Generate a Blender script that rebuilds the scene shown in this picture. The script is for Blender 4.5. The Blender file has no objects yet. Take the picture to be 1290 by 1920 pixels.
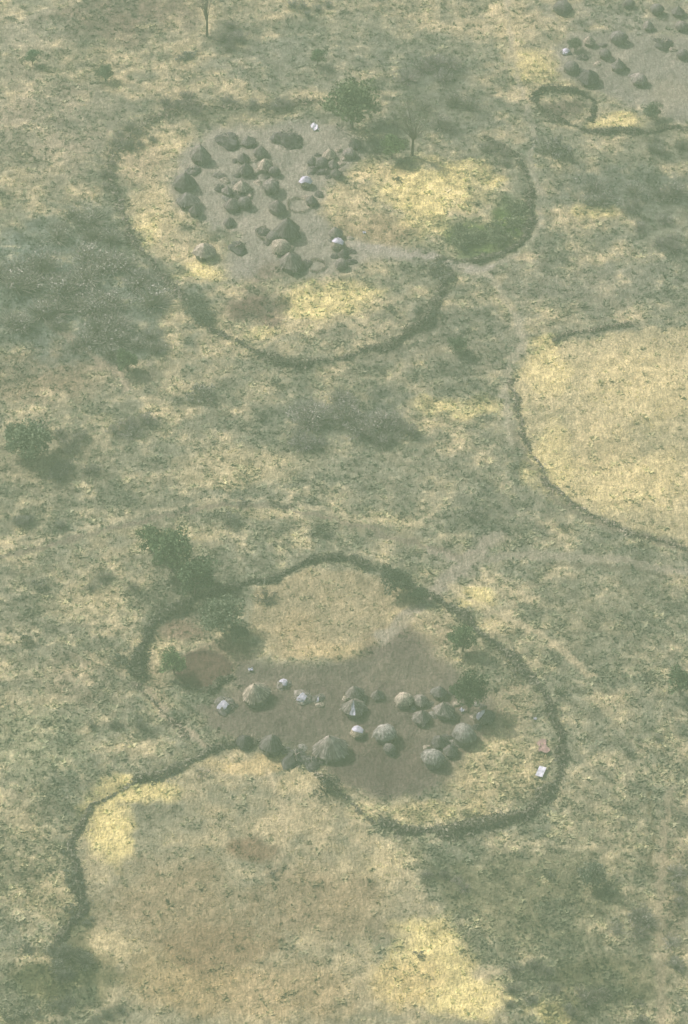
import bpy, math, random
import numpy as np
from mathutils import Vector
random.seed(5); RS = np.random.RandomState(11)
C = bpy.context.scene.collection
# ------------------------------------------------------------------ camera geometry
H = 390.0; DEP = math.radians(42); VF = math.radians(16); F = 960/math.tan(VF/2)
sd_, cd_ = math.sin(DEP), math.cos(DEP)
def G(px, py, z=0.0):
    dx = (px-645)/F; dy = (960-py)/F
    d = (dx, cd_+dy*sd_, -sd_+dy*cd_)
    t = (H-z)/-d[2]
    return d[0]*t, d[1]*t
def ppm(py):
    x, y = G(645, py); return F/(y*cd_+H*sd_)
def PIX(x, y):
    dep = y*cd_+H*sd_
    return 645+F*x/dep, 960-F*(y*sd_-H*cd_)/dep
# ------------------------------------------------------------------ noise
def hsh(ix, iy, s):
    n = (ix.astype(np.int64)*374761393 + iy.astype(np.int64)*668265263 + s*1442695041) & 0xffffffff
    n = ((n ^ (n >> 13))*1274126177) & 0xffffffff
    return ((n ^ (n >> 16)) & 0xffff)/65535.0
def vn(x, y, s=0):
    ix = np.floor(x); iy = np.floor(y); fx = x-ix; fy = y-iy
    fx = fx*fx*(3-2*fx); fy = fy*fy*(3-2*fy)
    a = hsh(ix, iy, s); b = hsh(ix+1, iy, s); c = hsh(ix, iy+1, s); d = hsh(ix+1, iy+1, s)
    return (a*(1-fx)+b*fx)*(1-fy)+(c*(1-fx)+d*fx)*fy
def fbm(x, y, sc, s=0, o=4):
    r = 0; a = 1.0; t = 0
    x = x/sc; y = y/sc
    for k in range(o):
        r = r+a*vn(x*2**k+k*17.3, y*2**k-k*9.1, s+k); t += a; a *= .55
    return r/t
def height(x, y):
    x = np.asarray(x, float); y = np.asarray(y, float)
    return (fbm(x, y, 22, 50, 3)-.5)*1.6 + (fbm(x, y, 2.2, 60, 3)-.5)*.62
# ------------------------------------------------------------------ painting of the soil and grass
def lin(c):
    c = np.asarray(c, float)/255.
    return np.where(c <= .04045, c/12.92, ((c+.055)/1.055)**2.4)
AIR = np.array([.090, .108, .082]); KL = np.array([.77, .66, .57])
def alb(c):
    return np.clip((lin(c)-AIR)/KL, .03, .85)
def ss(a, b, v):
    t = np.clip((v-a)/(b-a), 0, 1); return t*t*(3-2*t)
def segd(px, py, pts, closed=False):
    d = np.full(px.shape, 1e9)
    P = list(pts)+([pts[0]] if closed else [])
    for (ax, ay), (bx, by) in zip(P[:-1], P[1:]):
        vx, vy = bx-ax, by-ay; L = vx*vx+vy*vy+1e-9
        t = np.clip(((px-ax)*vx+(py-ay)*vy)/L, 0, 1)
        d = np.minimum(d, np.hypot(px-ax-t*vx, (py-ay-t*vy)*1.25))
    return d
def inside(px, py, pts):
    r = np.zeros(px.shape, bool); n = len(pts)
    for i in range(n):
        x1, y1 = pts[i]; x2, y2 = pts[(i+1) % n]
        if y1 == y2: continue
        r ^= ((y1 > py) != (y2 > py)) & (px < (x2-x1)*(py-y1)/(y2-y1)+x1)
    return r
def polym(px, py, pts, soft):
    d = segd(px, py, pts, True); s = np.where(inside(px, py, pts), d, -d)
    return ss(-soft, soft, s)
YA = [(400,240),(470,238),(560,225),(640,235),(690,270),(680,300),(610,350),(600,400),(640,440),(720,458),(810,468),(820,485),(700,487),(660,510),(600,522),(540,505),(500,490),(470,520),(430,520),(425,480),(450,440),(400,425),(370,405),(325,385),(320,330),(350,280)]
YB = [(440,1240),(520,1245),(600,1250),(680,1225),(740,1195),(790,1195),(840,1250),(900,1290),(935,1340),(910,1385),(870,1420),(850,1460),(790,1492),(700,1495),(640,1470),(600,1430),(540,1400),(450,1385),(390,1370),(370,1330),(430,1290)]
YC = [(1040,90),(1070,66),(1150,60),(1290,60),(1290,-40),(1320,-40),(1320,240),(1250,225),(1170,190),(1100,165),(1050,140)]
FR = [(1400,600),(1290,608),(1150,622),(1040,642),(988,668),(966,730),(972,800),(1002,870),(1050,930),(1120,965),(1200,995),(1400,1040)]
FL = [(250,1478),(310,1448),(430,1402),(520,1402),(590,1455),(650,1520),(720,1585),(790,1660),(860,1760),(950,1860),(960,1960),(200,1960),(170,1760),(152,1650),(152,1560),(190,1497)]
FB = [(480,1110),(560,1072),(650,1068),(720,1092),(788,1128),(770,1165),(700,1212),(620,1240),(520,1235),(468,1180)]
PN = [(440,1248),(432,1272),(405,1288),(375,1293),(345,1284),(328,1262),(332,1238),(352,1222),(385,1216),(420,1226)]
F1 = [(695,1062),(650,1052),(600,1050),(545,1065),(485,1095),(430,1105),(370,1122),(320,1145),(280,1172),(262,1205),(250,1250),(258,1275)]
F3 = [(755,1090),(800,1115),(860,1150),(930,1215),(990,1272),(1030,1330),(1050,1400),(1048,1450),(1035,1490),(1005,1520),(940,1543),(850,1555),(780,1556),(715,1548)]
F6 = [(500,1390),(430,1395),(370,1420),(310,1442),(250,1472),(200,1490),(150,1535),(125,1590),(140,1650),(155,1720),(110,1770)]
F7 = [(400,618),(450,650),(500,675),(560,686),(620,682),(670,662),(720,652),(765,632),(800,592),(825,545),(855,515)]
F8 = [(820,482),(850,492),(900,490),(950,470),(985,440),(998,400),(990,350),(975,310),(940,275),(900,260)]
F9 = [(215,345),(200,300),(240,255),(290,222),(340,200),(440,205),(540,195),(610,190)]
F10 = [(215,345),(222,390),(240,440),(270,485),(300,510),(335,560),(370,600),(400,618)]
F13 = [(1004,182),(1010,205),(1040,233),(1100,246),(1140,250),(1220,248),(1330,238)]
PATHS = [([(715,1200),(750,1170),(790,1135),(830,1095),(865,1060),(900,1025),(935,1005)], 15, (150,149,122), .95),
 ([(800,1030),(865,1045),(905,1030)], 9, (152,150,123), .85),
 ([(960,830),(950,780),(945,740),(952,690),(985,640),(965,590),(935,545),(920,515),(880,505)], 8, (163,162,130), .65),
 ([(-20,1045),(140,1010),(280,975),(400,952),(520,950),(620,970),(720,1000),(800,1022),(870,1040)], 6, (128,128,106), .85),
 ([(-20,1031),(140,996),(280,961),(400,939),(520,937),(620,957),(720,987)], 4, (174,170,131), .65),
 ([(870,1045),(1000,1040),(1150,1052),(1320,1078)], 10, (146,146,119), .85),
 ([(1000,1054),(1150,1066),(1320,1092)], 4, (114,117,97), .7),
 ([(840,1095),(900,1130),(980,1175),(1060,1225),(1110,1270)], 8, (176,170,130), .75),
 ([(650,455),(740,470),(815,478),(870,500),(920,500)], 10, (154,154,129), .8),
 ([(920,500),(965,475),(1008,430),(1013,370),(993,310),(1002,260),(978,170),(957,90),(950,-20)], 6, (153,154,126), .45),
 ([(500,1440),(530,1510),(535,1600),(500,1640)], 5, (171,165,127), .65),
 ([(540,1600),(640,1560),(700,1600),(760,1640)], 4, (170,164,126), .5),
 ([(1255,1480),(1240,1600),(1235,1720),(1245,1960)], 9, (147,144,114), .6),
 ([(1215,1480),(1225,1560),(1222,1650)], 4, (108,111,90), .85),
 ([(90,600),(160,660),(215,690),(240,730)], 10, (153,149,120), .7),
 ([(960,800),(1000,880),(1050,945),(1130,985),(1200,1003),(1320,1035)], 7, (127,128,105), .8),
 ([(275,1290),(320,1350),(390,1400)], 7, (152,148,119), .75)]
YEL = (207,198,134); TAN = (181,174,129); BRN = (136,128,104)
BL = [(230,30,140,48,(130,127,105),.85),(430,60,60,40,(116,122,102),.5),(90,230,150,100,(160,155,124),.65),(60,60,80,50,(150,150,122),.5),
 (300,262,70,26,TAN,.75),(255,300,50,60,(170,162,124),.7),(285,400,55,70,TAN,.85),(265,440,30,40,YEL,.55),(370,505,62,26,YEL,.8),(330,480,50,26,TAN,.65),
 (620,570,100,34,YEL,.8),(540,615,110,20,TAN,.65),(480,625,40,18,YEL,.55),(485,572,62,40,(121,118,99),.97),(490,500,50,40,(130,128,107),.85),
 (815,350,120,52,YEL,.97),(790,410,60,50,YEL,.8),(650,385,60,38,TAN,.75),(700,430,80,34,(150,144,111),.9),(880,335,50,30,YEL,.75),(700,315,70,26,(188,178,127),.7),
 (1108,396,36,20,YEL,.8),(960,470,60,20,(172,163,125),.7),(935,560,16,45,TAN,.8),(1000,620,35,14,TAN,.7),
 (900,440,85,46,(106,123,86),.9),(955,410,45,40,(106,123,86),.9),(850,770,100,18,YEL,.65),(800,795,60,14,TAN,.6),(480,870,130,26,TAN,.6),(200,792,50,16,TAN,.7),
 (420,900,110,22,TAN,.6),(230,690,60,30,(150,146,117),.75),(120,650,60,26,(150,146,117),.65),(80,700,120,70,(144,138,109),.75),(90,860,120,60,(144,140,110),.5),
 (970,80,32,50,TAN,.8),(1010,130,50,34,YEL,.65),(940,30,40,40,TAN,.55),(1170,224,50,18,YEL,.75),(1265,180,50,34,TAN,.75),(1070,198,44,20,(122,118,99),.92),(1180,30,160,30,(136,140,118),.6),
 (700,975,110,16,TAN,.65),(480,965,90,14,TAN,.5),(320,1005,120,18,TAN,.5),(865,1060,60,34,(145,145,118),.9),(885,1118,46,26,YEL,.75),(940,1170,70,16,TAN,.6),
 (620,1232,90,18,(188,177,128),.85),(560,1195,50,40,(172,162,121),.65),(760,1165,40,22,TAN,.75),(800,1180,50,40,(160,154,119),.8),(860,1250,60,40,(158,153,119),.75),
 (340,1180,70,26,(136,130,106),.92),(430,1215,70,26,(128,124,102),.85),(300,1225,26,40,TAN,.6),(290,1290,20,60,(160,153,119),.65),
 (930,1440,100,70,(177,170,126),.92),(960,1330,55,70,(158,153,119),.82),(820,1520,140,26,(177,170,124),.85),(700,1515,50,18,TAN,.85),(720,1440,80,50,(108,110,94),.9),
 (640,1330,200,50,(115,115,98),.8),(740,1215,70,30,(122,121,102),.85),
 (200,1560,50,70,YEL,1),(275,1478,88,20,YEL,.98),(470,1425,100,18,(188,176,126),.8),(560,1470,50,24,TAN,.75),(480,1588,55,22,(128,120,97),.85),(330,1700,150,90,(148,141,109),.75),(600,1690,130,80,(144,137,107),.7),
 (815,1795,84,94,YEL,1),(870,1870,95,38,YEL,1),(760,1840,74,54,(194,182,126),.9),(1035,1892,52,30,YEL,1),(740,1610,60,40,TAN,.75),(205,1768,60,34,TAN,.85),(500,1860,200,60,(167,155,115),.7),(330,1840,120,70,(158,148,109),.7),(420,1780,110,60,(137,129,101),.85),
 (860,1660,70,40,(126,130,102),.65),(1000,1700,170,140,(120,125,99),.8),(1150,1560,130,100,(136,138,109),.55),(1120,1850,150,70,(114,119,94),.8),(1260,1640,40,200,(140,136,108),.5),
 (60,1400,120,70,(148,153,117),.5),(50,1600,80,110,(166,160,120),.55),(110,1690,40,60,(170,163,121),.55),(110,1840,110,70,(104,112,89),.88),(150,1740,40,60,(110,116,93),.7),
 (130,560,220,120,(117,128,109),.92),(230,640,110,50,(113,123,104),.8),(150,440,110,60,(120,130,109),.8),(50,500,90,60,(120,132,113),.75),
 (660,790,140,54,(113,121,103),.85),(1180,360,150,44,(117,126,107),.85),(1230,450,100,80,(124,132,110),.65),(800,130,110,34,(117,125,106),.8),(820,215,180,60,(115,123,104),.65),(850,640,220,70,(128,132,109),.65),
 (560,120,200,60,(130,136,113),.6),(700,860,200,70,(130,135,110),.65),(1000,520,140,70,(132,136,112),.55),(1150,540,160,50,(134,138,114),.6),(1150,1180,160,120,(127,132,107),.65),
 (200,210,90,40,(119,127,106),.55),(190,320,30,60,(118,124,103),.55),(420,215,120,20,(116,122,101),.6),(1000,330,50,90,(128,135,111),.5),(950,960,120,50,(130,134,110),.6),
 (1200,720,140,70,(195,186,133),.75),(1180,900,150,60,(195,186,131),.8),(1020,700,40,60,YEL,.75),(1120,830,60,60,(178,169,124),.6),(1030,860,40,60,YEL,.7),
 (330,1130,100,20,(114,119,98),.6),(70,1150,120,90,(133,136,110),.5),(160,1270,90,60,(150,145,115),.5),(640,60,140,60,(123,131,109),.5),(150,1130,100,30,TAN,.45),(100,900,200,100,(130,134,108),.5)]
def paint(x, y):
    qx, qy = PIX(x, y)
    wx = qx+(fbm(x, y, 7, 1, 4)-.5)*70; wy = qy+(fbm(x, y, 7, 5, 4)-.5)*50
    ex = qx+(fbm(x, y, 1.6, 31, 3)-.5)*20; ey = qy+(fbm(x, y, 1.6, 35, 3)-.5)*15
    n1 = fbm(x, y, 14, 9, 5); n2 = fbm(x, y, 3.2, 14, 4); n3 = fbm(x*.7, y*1.2, .9, 19, 3); n4 = fbm(x, y, 6, 41, 5)
    A = alb((129,135,110)); B = alb((170,164,124)); D = alb((146,147,117))
    m = ss(.36, .72, n1*.45+n2*.55)[..., None]
    col = A*(1-m)+B*m
    col = col*.74+D*.26
    for (cx, cy, rx, ry, c, a) in BL:
        r = np.hypot((wx-cx)/rx, (wy-cy)/ry)
        k = ((1-ss(.5, 1.25, r+(n2-.5)*.9))*a)[..., None]
        col = col*(1-k)+alb(c)*k
    def over(mask, c, a, tex=.15):
        nonlocal col
        k = (mask*a)[..., None]; col = col*(1-k)+alb(c)*(1+(n2-.5)*tex)[..., None]*k
    mfr = polym(ex, ey, FR, 7); mfl = polym(ex, ey, FL, 9); mfb = polym(ex, ey, FB, 9)
    fld = np.maximum(mfr, np.maximum(mfl, mfb))
    over(ss(.50, .66, n4)*(1-fld), (112,121,101), .42)
    over(ss(.60, .74, n2*.5+n3*.5)*(1-fld), (184,176,131), .3)
    over(mfr, (188,180,130), .45); over(mfl, (155,148,113), .15); over(mfb, (163,155,117), .55)
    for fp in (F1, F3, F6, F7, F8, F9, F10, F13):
        over(1-ss(2, 14, segd(ex, ey, fp)+(n2-.5)*26), (110,117,96), .5)  # undergrowth band, with dark shading along the fences put into the ground colour
    mya = polym(ex, ey, YA, 15); over(mya, (142,144,121), .85, .3)
    myb = polym(ex, ey, YB, 18); over(myb, (116,117,100), .85, .3)
    myc = polym(ex, ey, YC, 13); over(myc, (137,140,118), .8, .3)
    over(1-ss(.5, 1.2, np.hypot((wx-700)/130, (wy-1430)/60)), (108,109,94), .6)
    pn = polym(ex*.4+qx*.6, ey*.4+qy*.6, PN, 5); over(1-ss(0, 9, segd(qx, qy, PN, True)), (160,154,120), .6); over(pn, (111,109,93), .97)
    over(pn*(1-ss(2, 12, segd(qx, qy, PN, True))), (98,100,85), .7)
    mp = np.zeros(x.shape); brk = ss(.3, .5, fbm(x, y, 4, 77, 3))
    for pts, w, c, al in PATHS:
        d = segd(ex, ey, pts); k = 1-ss(w*.45, w*1.4, d); over(k*(.65+.35*brk), c, al); mp = np.maximum(mp, k)
    bare = np.maximum(np.maximum(np.maximum(mya, myb), np.maximum(myc, mp)), pn)
    tex = 1+((n3-.5)*1.0+(n2-.5)*.6)*(1-.8*bare)*(1-.4*fld)
    col = np.clip(col*tex[..., None], .02, .8)
    return col, dict(path=mp, ya=mya, yb=myb, yc=myc, fr=mfr, fl=mfl, fb=mfb, bare=bare)
# ------------------------------------------------------------------ mesh building
class MB:
    def __init__(s): s.v = []; s.l = []; s.t = []; s.c = []; s.n = 0
    def add(s, v, f, c):
        v = np.asarray(v, float).reshape(-1, 3); f = np.asarray(f, int)
        c = np.asarray(c, float)
        if c.ndim == 1: c = np.tile(c, (len(v), 1))
        s.v.append(v); s.c.append(c); s.l.append((f+s.n).ravel()); s.t.append(np.full(len(f), f.shape[1])); s.n += len(v)
    def mesh(s, name, mat, smooth=False):
        v = np.concatenate(s.v); l = np.concatenate(s.l); t = np.concatenate(s.t); c = np.concatenate(s.c)
        me = bpy.data.meshes.new(name); me.vertices.add(len(v)); me.vertices.foreach_set('co', v.ravel().astype(np.float32))
        me.loops.add(len(l)); me.loops.foreach_set('vertex_index', l.astype(np.int32))
        me.polygons.add(len(t)); st = np.concatenate([[0], np.cumsum(t)[:-1]])
        me.polygons.foreach_set('loop_start', st.astype(np.int32))
        me.update(calc_edges=True); me.validate()
        if smooth: me.polygons.foreach_set('use_smooth', np.ones(len(me.polygons), bool))
        a = me.color_attributes.new(name='Col', type='FLOAT_COLOR', domain='POINT')
        a.data.foreach_set('color', np.hstack([c, np.ones((len(c), 1))]).ravel().astype(np.float32))
        me.materials.append(mat); return me
def material(name, scale, lo, hi, bump=0., detail=4, usecol=True, rough=.95, streak=None):
    m = bpy.data.materials.new(name); m.use_nodes = True; nt = m.node_tree; N = nt.nodes; L = nt.links
    b = N['Principled BSDF']; b.inputs['Roughness'].default_value = rough
    b.inputs['Specular IOR Level'].default_value = .1
    at = N.new('ShaderNodeAttribute'); at.attribute_name = 'Col'
    tc = N.new('ShaderNodeTexCoord'); nz = N.new('ShaderNodeTexNoise'); nz.inputs['Scale'].default_value = scale; nz.inputs['Detail'].default_value = detail
    L.new(tc.outputs['Object'], nz.inputs['Vector'])
    mr = N.new('ShaderNodeMapRange'); mr.inputs['From Min'].default_value = .3; mr.inputs['From Max'].default_value = .7
    mr.inputs['To Min'].default_value = lo; mr.inputs['To Max'].default_value = hi
    L.new(nz.outputs['Fac'], mr.inputs['Value'])
    vm = N.new('ShaderNodeVectorMath'); vm.operation = 'SCALE'; L.new(at.outputs['Color'], vm.inputs[0]); L.new(mr.outputs['Result'], vm.inputs['Scale'])
    out = vm.outputs[0]
    if streak:
        mp = N.new('ShaderNodeMapping'); mp.inputs['Rotation'].default_value = (0, 0, .6); mp.inputs['Scale'].default_value = (1, .25, 1)
        n2 = N.new('ShaderNodeTexNoise'); n2.inputs['Scale'].default_value = streak; n2.inputs['Detail'].default_value = 3; n2.inputs['Distortion'].default_value = 1.2
        L.new(tc.outputs['Object'], mp.inputs['Vector']); L.new(mp.outputs[0], n2.inputs['Vector'])
        m2 = N.new('ShaderNodeMapRange'); m2.inputs['From Min'].default_value = .35; m2.inputs['From Max'].default_value = .65; m2.inputs['To Min'].default_value = .74; m2.inputs['To Max'].default_value = 1.26
        L.new(n2.outputs['Fac'], m2.inputs['Value'])
        v2 = N.new('ShaderNodeVectorMath'); v2.operation = 'SCALE'; L.new(out, v2.inputs[0]); L.new(m2.outputs['Result'], v2.inputs['Scale']); out = v2.outputs[0]
    if usecol:
        oi = N.new('ShaderNodeObjectInfo'); v3 = N.new('ShaderNodeVectorMath'); v3.operation = 'MULTIPLY'
        L.new(out, v3.inputs[0]); L.new(oi.outputs['Color'], v3.inputs[1]); out = v3.outputs[0]
    L.new(out, b.inputs['Base Color'])
    if bump:
        bp = N.new('ShaderNodeBump'); bp.inputs['Strength'].default_value = bump; bp.inputs['Distance'].default_value = .25
        L.new(nz.outputs['Fac'], bp.inputs['Height']); L.new(bp.outputs[0], b.inputs['Normal'])
    return m
M = dict(ground=material('dry_soil_and_grass', 2.6, .72, 1.28, 1.0, 6, False, 1, 2.2),
         veg=material('scrub', 1.5, .85, 1.15, 0, 3, False), leaf=material('foliage', 3, .75, 1.25), bark=material('bark', 6, .7, 1.3, .3),
         thatch=material('thatch', 4, .6, 1.4, .7), mud=material('mud_and_stick', 7, .75, 1.2, .3), dark=material('door_shade', 5, .7, 1.2),
         cloth=material('cloth', 1.6, .62, 1.15, .3, rough=.8))
def link(name, me, parent=None, loc=(0,0,0), rz=0, sc=(1,1,1), col=(1,1,1)):
    o = bpy.data.objects.new(name, me); C.objects.link(o); o.location = loc; o.rotation_euler = (0, 0, rz); o.scale = sc
    o.color = (*col, 1)
    if parent: o.parent = parent
    return o
def tag(o, label, cat, group=None, kind=None):
    o['label'] = label; o['category'] = cat
    if group: o['group'] = group
    if kind: o['kind'] = kind
    return o
# ------------------------------------------------------------------ ground sheet, cut into soil kinds that share one surface
st = .36
def grow(a, d, n=13, k=1.75):
    r = []; s = st
    for i in range(n): s *= k; a += d*s; r.append(a)
    return r
xs = np.arange(-74, 74.01, st); xs = np.array(sorted(grow(xs[0], -1))+list(xs)+grow(xs[-1], 1))
ys = np.arange(316, 596.01, st); ys = np.array(sorted(grow(ys[0], -1))+list(ys)+grow(ys[-1], 1, 16))
X, Y = np.meshgrid(xs, ys); nx, ny = len(xs), len(ys)
Z = height(X, Y)
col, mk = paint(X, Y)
cls = np.zeros(X.shape, int)
cls[(mk['fr'] > .5)] = 1; cls[(mk['fl'] > .5)] = 2; cls[(mk['fb'] > .5)] = 3
cls[mk['path'] > .5] = 4
cls[mk['ya'] > .5] = 5; cls[mk['yb'] > .5] = 6; cls[mk['yc'] > .5] = 7
fc = cls[:-1, :-1].ravel()
idx = np.arange(nx*ny).reshape(ny, nx)
quads = np.stack([idx[:-1, :-1], idx[:-1, 1:], idx[1:, 1:], idx[1:, :-1]], -1).reshape(-1, 4)
V = np.stack([X, Y, Z], -1).reshape(-1, 3); CL = col.reshape(-1, 3)
LBL = ['scrubland soil and dry grass around the villages', 'pale yellow grass field inside the curved track at right', 'brown stubble field below the lower village',
 'tan stubble plot inside the top of the lower ring fence', 'worn dirt paths crossing the scrub', 'bare grey yard of the upper village', 'dark bare yard of the lower village', 'bare yard of the top right village']
NM = ['ground', 'field', 'field', 'field', 'dirt_path', 'yard', 'yard', 'yard']
for k in range(8):
    q = quads[fc == k]
    if len(q) == 0: continue
    u, inv = np.unique(q, return_inverse=True)
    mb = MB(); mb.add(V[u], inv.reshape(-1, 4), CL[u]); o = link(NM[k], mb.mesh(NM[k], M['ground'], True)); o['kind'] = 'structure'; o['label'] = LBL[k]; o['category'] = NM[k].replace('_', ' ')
# ------------------------------------------------------------------ uncountable ground cover
def tufts(name, n, smin, smax, spikes, dens, tint, label, cat, flat=1.0, jit=.35, wd=.28):
    px = RS.uniform(-60, 1350, n); py = RS.uniform(-60, 1980, n)
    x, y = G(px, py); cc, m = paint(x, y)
    d = dens(x, y, m); keep = RS.rand(n) < d; x, y, cc = x[keep], y[keep], cc[keep]; n = len(x)
    z = height(x, y); s = RS.uniform(smin, smax, n)
    a = RS.uniform(0, 6.28, (n, spikes)); el = RS.uniform(.2, 1.2, (n, spikes)); ln = s[:, None]*RS.uniform(.6, 1.1, (n, spikes))
    dx, dy, dz = np.cos(a)*np.cos(el)*ln, np.sin(a)*np.cos(el)*ln, np.sin(el)*ln*flat
    w = ln*wd; bx, by = -np.sin(a)*w, np.cos(a)*w
    ox = x[:, None]+dx*.25; oy = y[:, None]+dy*.25; oz = z[:, None]-.03+0*ox
    P = np.stack([np.stack([ox-bx, oy-by, oz], -1), np.stack([ox+bx, oy+by, oz], -1), np.stack([ox+dx, oy+dy, oz+dz], -1)], 2)
    v = P.reshape(-1, 3); br = (1+RS.uniform(-jit, jit, (n, 1)))*np.array(tint)
    cv = np.repeat(np.clip(cc*br, .015, .8), spikes*3, 0)
    mb = MB(); mb.add(v, np.arange(len(v)).reshape(-1, 3), cv)
    o = link(name, mb.mesh(name, M['veg'])); tag(o, label, cat, kind='stuff')
def dn_grass(x, y, m): return (1-m['bare'])*(.25+.75*ss(.4, .65, fbm(x, y, 2.5, 70, 3)))
def dn_scrub(x, y, m): return (1-m['bare'])*(1-.85*np.maximum(m['fr'], np.maximum(m['fl'], m['fb'])))*(.35+.65*ss(.42, .62, fbm(x, y, 6, 41, 5)))
tufts('dry_grass', 64000, .18, .45, 5, dn_grass, (1.2, 1.18, 1.06), 'short dry grass tufts all over the scrubland', 'grass', .75, .4)
tufts('low_scrub', 60000, .3, .9, 7, dn_scrub, (.92, 1.0, .96), 'low grey green scrub growing in patches between the villages', 'scrub', .6, .34, .36)
# ------------------------------------------------------------------ foliage clouds
def leaves(mb, cen, rad, n, size, base, rs, flat=.8):
    u = rs.normal(0, 1, (n, 3)); u /= np.linalg.norm(u, axis=1)[:, None]; r = rs.uniform(.35, 1, (n, 1))**.6
    c = cen+u*r*rad*np.array([1, 1, flat])
    a = rs.normal(0, 1, (n, 3)); a /= np.linalg.norm(a, axis=1)[:, None]
    b = np.cross(a, rs.normal(0, 1, (n, 3))); b /= np.linalg.norm(b, axis=1)[:, None]
    s = size*rs.uniform(.6, 1.4, (n, 1)); a = a*s; b = b*s*.6
    v = np.stack([c-a, c-b, c+a, c+b], 1).reshape(-1, 3)
    cl = np.array(base)*rs.uniform(.65, 1.35, (n, 1))
    mb.add(v, np.arange(4*n).reshape(-1, 4), np.repeat(cl, 4, 0))
def tube(mb, p, q, r0, r1, col, k=5):
    p, q = np.array(p, float), np.array(q, float); d = q-p; d /= np.linalg.norm(d)+1e-9
    a = np.cross(d, [0, 0, 1.] if abs(d[2]) < .9 else [1., 0, 0]); a /= np.linalg.norm(a); b = np.cross(d, a)
    an = np.arange(k)*2*math.pi/k; ring = np.cos(an)[:, None]*a+np.sin(an)[:, None]*b
    v = np.vstack([p+ring*r0, q+ring*r1]); f = [[i, (i+1) % k, k+(i+1) % k, k+i] for i in range(k)]
    mb.add(v, f, np.array(col))
def crown(seed, ncl, nl, size, base, zc, rz, crad=.3):
    rs = np.random.RandomState(seed); mb = MB(); tips = []
    for i in range(ncl):
        a = rs.uniform(0, 6.28); e = rs.uniform(-.5, 1)*math.pi/2; r = rs.uniform(.35, .85)
        c = np.array([math.cos(a)*math.cos(e)*r, math.sin(a)*math.cos(e)*r, zc+math.sin(e)*rz*r])
        c[:2] += rs.normal(0, .1, 2); tips.append(c)
        leaves(mb, c, crad*rs.uniform(.6, 1.25), int(nl*rs.uniform(.6, 1.3)), size, np.array(base)*rs.uniform(.65, 1.4), rs)
    return mb, tips
GREEN = (.11,.155,.075); GREY = (.17,.19,.145); DARKG = (.10,.125,.08)
treeP = []
for sdd, ncl in ((1, 40), (2, 48), (3, 36)):
    mb, tips = crown(sdd, ncl, 80, .05, (1,1,1), .95, .62); cm = mb.mesh('crown', M['leaf'])
    tb = MB(); tube(tb, (0,0,-.05), (.02,.01,.35), .06, .045, (.16,.14,.11), 7)
    for t in tips[:12]:
        mid = (t*.5+np.array([0,0,.3])); tube(tb, (.02,.01,.33), mid, .035, .02, (.16,.14,.11)); tube(tb, mid, t, .02, .006, (.16,.14,.11))
    treeP.append((cm, tb.mesh('trunk', M['bark'])))
def shrubm(seed, ncl, nl, size, tw):
    mb, tips = crown(seed, ncl, nl, size, (1,1,1), .42, .5, .3); rs = np.random.RandomState(seed+99)
    for i in range(tw):
        a = rs.uniform(0, 6.28); e = rs.uniform(.3, 1.4); r = rs.uniform(.7, 1.1)
        q = (math.cos(a)*math.cos(e)*r, math.sin(a)*math.cos(e)*r, math.sin(e)*r*.95)
        tube(mb, (q[0]*.1, q[1]*.1, -.03), q, .018, .006, (1.3,1.25,1.2), 3)
    return mb.mesh('shrub', M['leaf'])
shS = [shrubm(20+i, 9, 34, .085, 14) for i in range(5)]
shB = [shrubm(40+i, 20, 46, .05, 40) for i in range(4)]
shT = [shrubm(60+i, 16, 20, .045, 110) for i in range(4)]
def zat(x, y): return float(height(np.array([x]), np.array([y]))[0])
def tree(px, py, w, label, col=GREEN, hs=1.0, name='tree', group=None, v=None, cat='tree'):
    R = w/2/ppm(py)*1.1; hc = .95*R*hs; x, y = G(px, py, hc); z = zat(x, y)
    e = link(name, None, None, (x, y, z), random.uniform(0, 6.28)); e.empty_display_size = .5
    tag(e, label, cat, group); cm, tm = treeP[v if v is not None else random.randrange(3)]
    link('trunk', tm, e, sc=(R, R, R*hs), col=(1,1,1)); link('crown', cm, e, sc=(R, R, R*hs), col=tuple(c*k for c, k in zip(col, (1.35, 1.5, 1.35))))
def shrub(px, py, w, label, col=GREY, group=None, thin=False, hs=1.0, name='shrub'):
    R = w/2/ppm(py)*1.05; x, y = G(px, py, R*.4*hs)
    me = random.choice(shT if thin else (shB if w > 42 else shS))
    k = random.uniform(.82, 1.2)*(1.85 if thin else 1.5)
    o = link(name, me, None, (x, y, zat(x, y)), random.uniform(0, 6.28), (R*random.uniform(.9, 1.15), R*random.uniform(.85, 1.1), R*hs*random.uniform(.8, 1.1)), tuple(c*k for c in col))
    tag(o, label, 'shrub', group); return o
tree(660,195,106,'large round green tree at the top edge of the upper village', (.09,.125,.065), v=1)
tree(735,272,58,'small bushy green tree just left of the tall thin tree', (.09,.14,.06))
tree(322,1035,98,'largest green tree outside the ring fence, upper left of the lower village', (.075,.115,.06), v=0)
tree(282,1008,70,'small green tree touching the upper left side of the largest leaning tree', (.08,.12,.06))
tree(365,1078,92,'dark green tree at the ring fence, right below the largest green tree', (.07,.105,.06), v=2)
tree(742,1085,74,'dark tree growing in the top of the lower ring fence', (.055,.07,.05), .8)
tree(785,1113,42,'small dark tree on the ring fence beside the dirt road', (.055,.075,.05), .8)
tree(415,1150,86,'pale grey green tree inside the ring fence near its upper left', (.12,.15,.10), v=1)
tree(448,1185,44,'small dark tree shape added for the shadow right below the pale grey green tree', (.085,.105,.075), .8)  # dark crown added to stand for a shadow on the ground
tree(326,1238,62,'round green tree beside the brown fenced pen', (.10,.15,.07))
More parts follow.
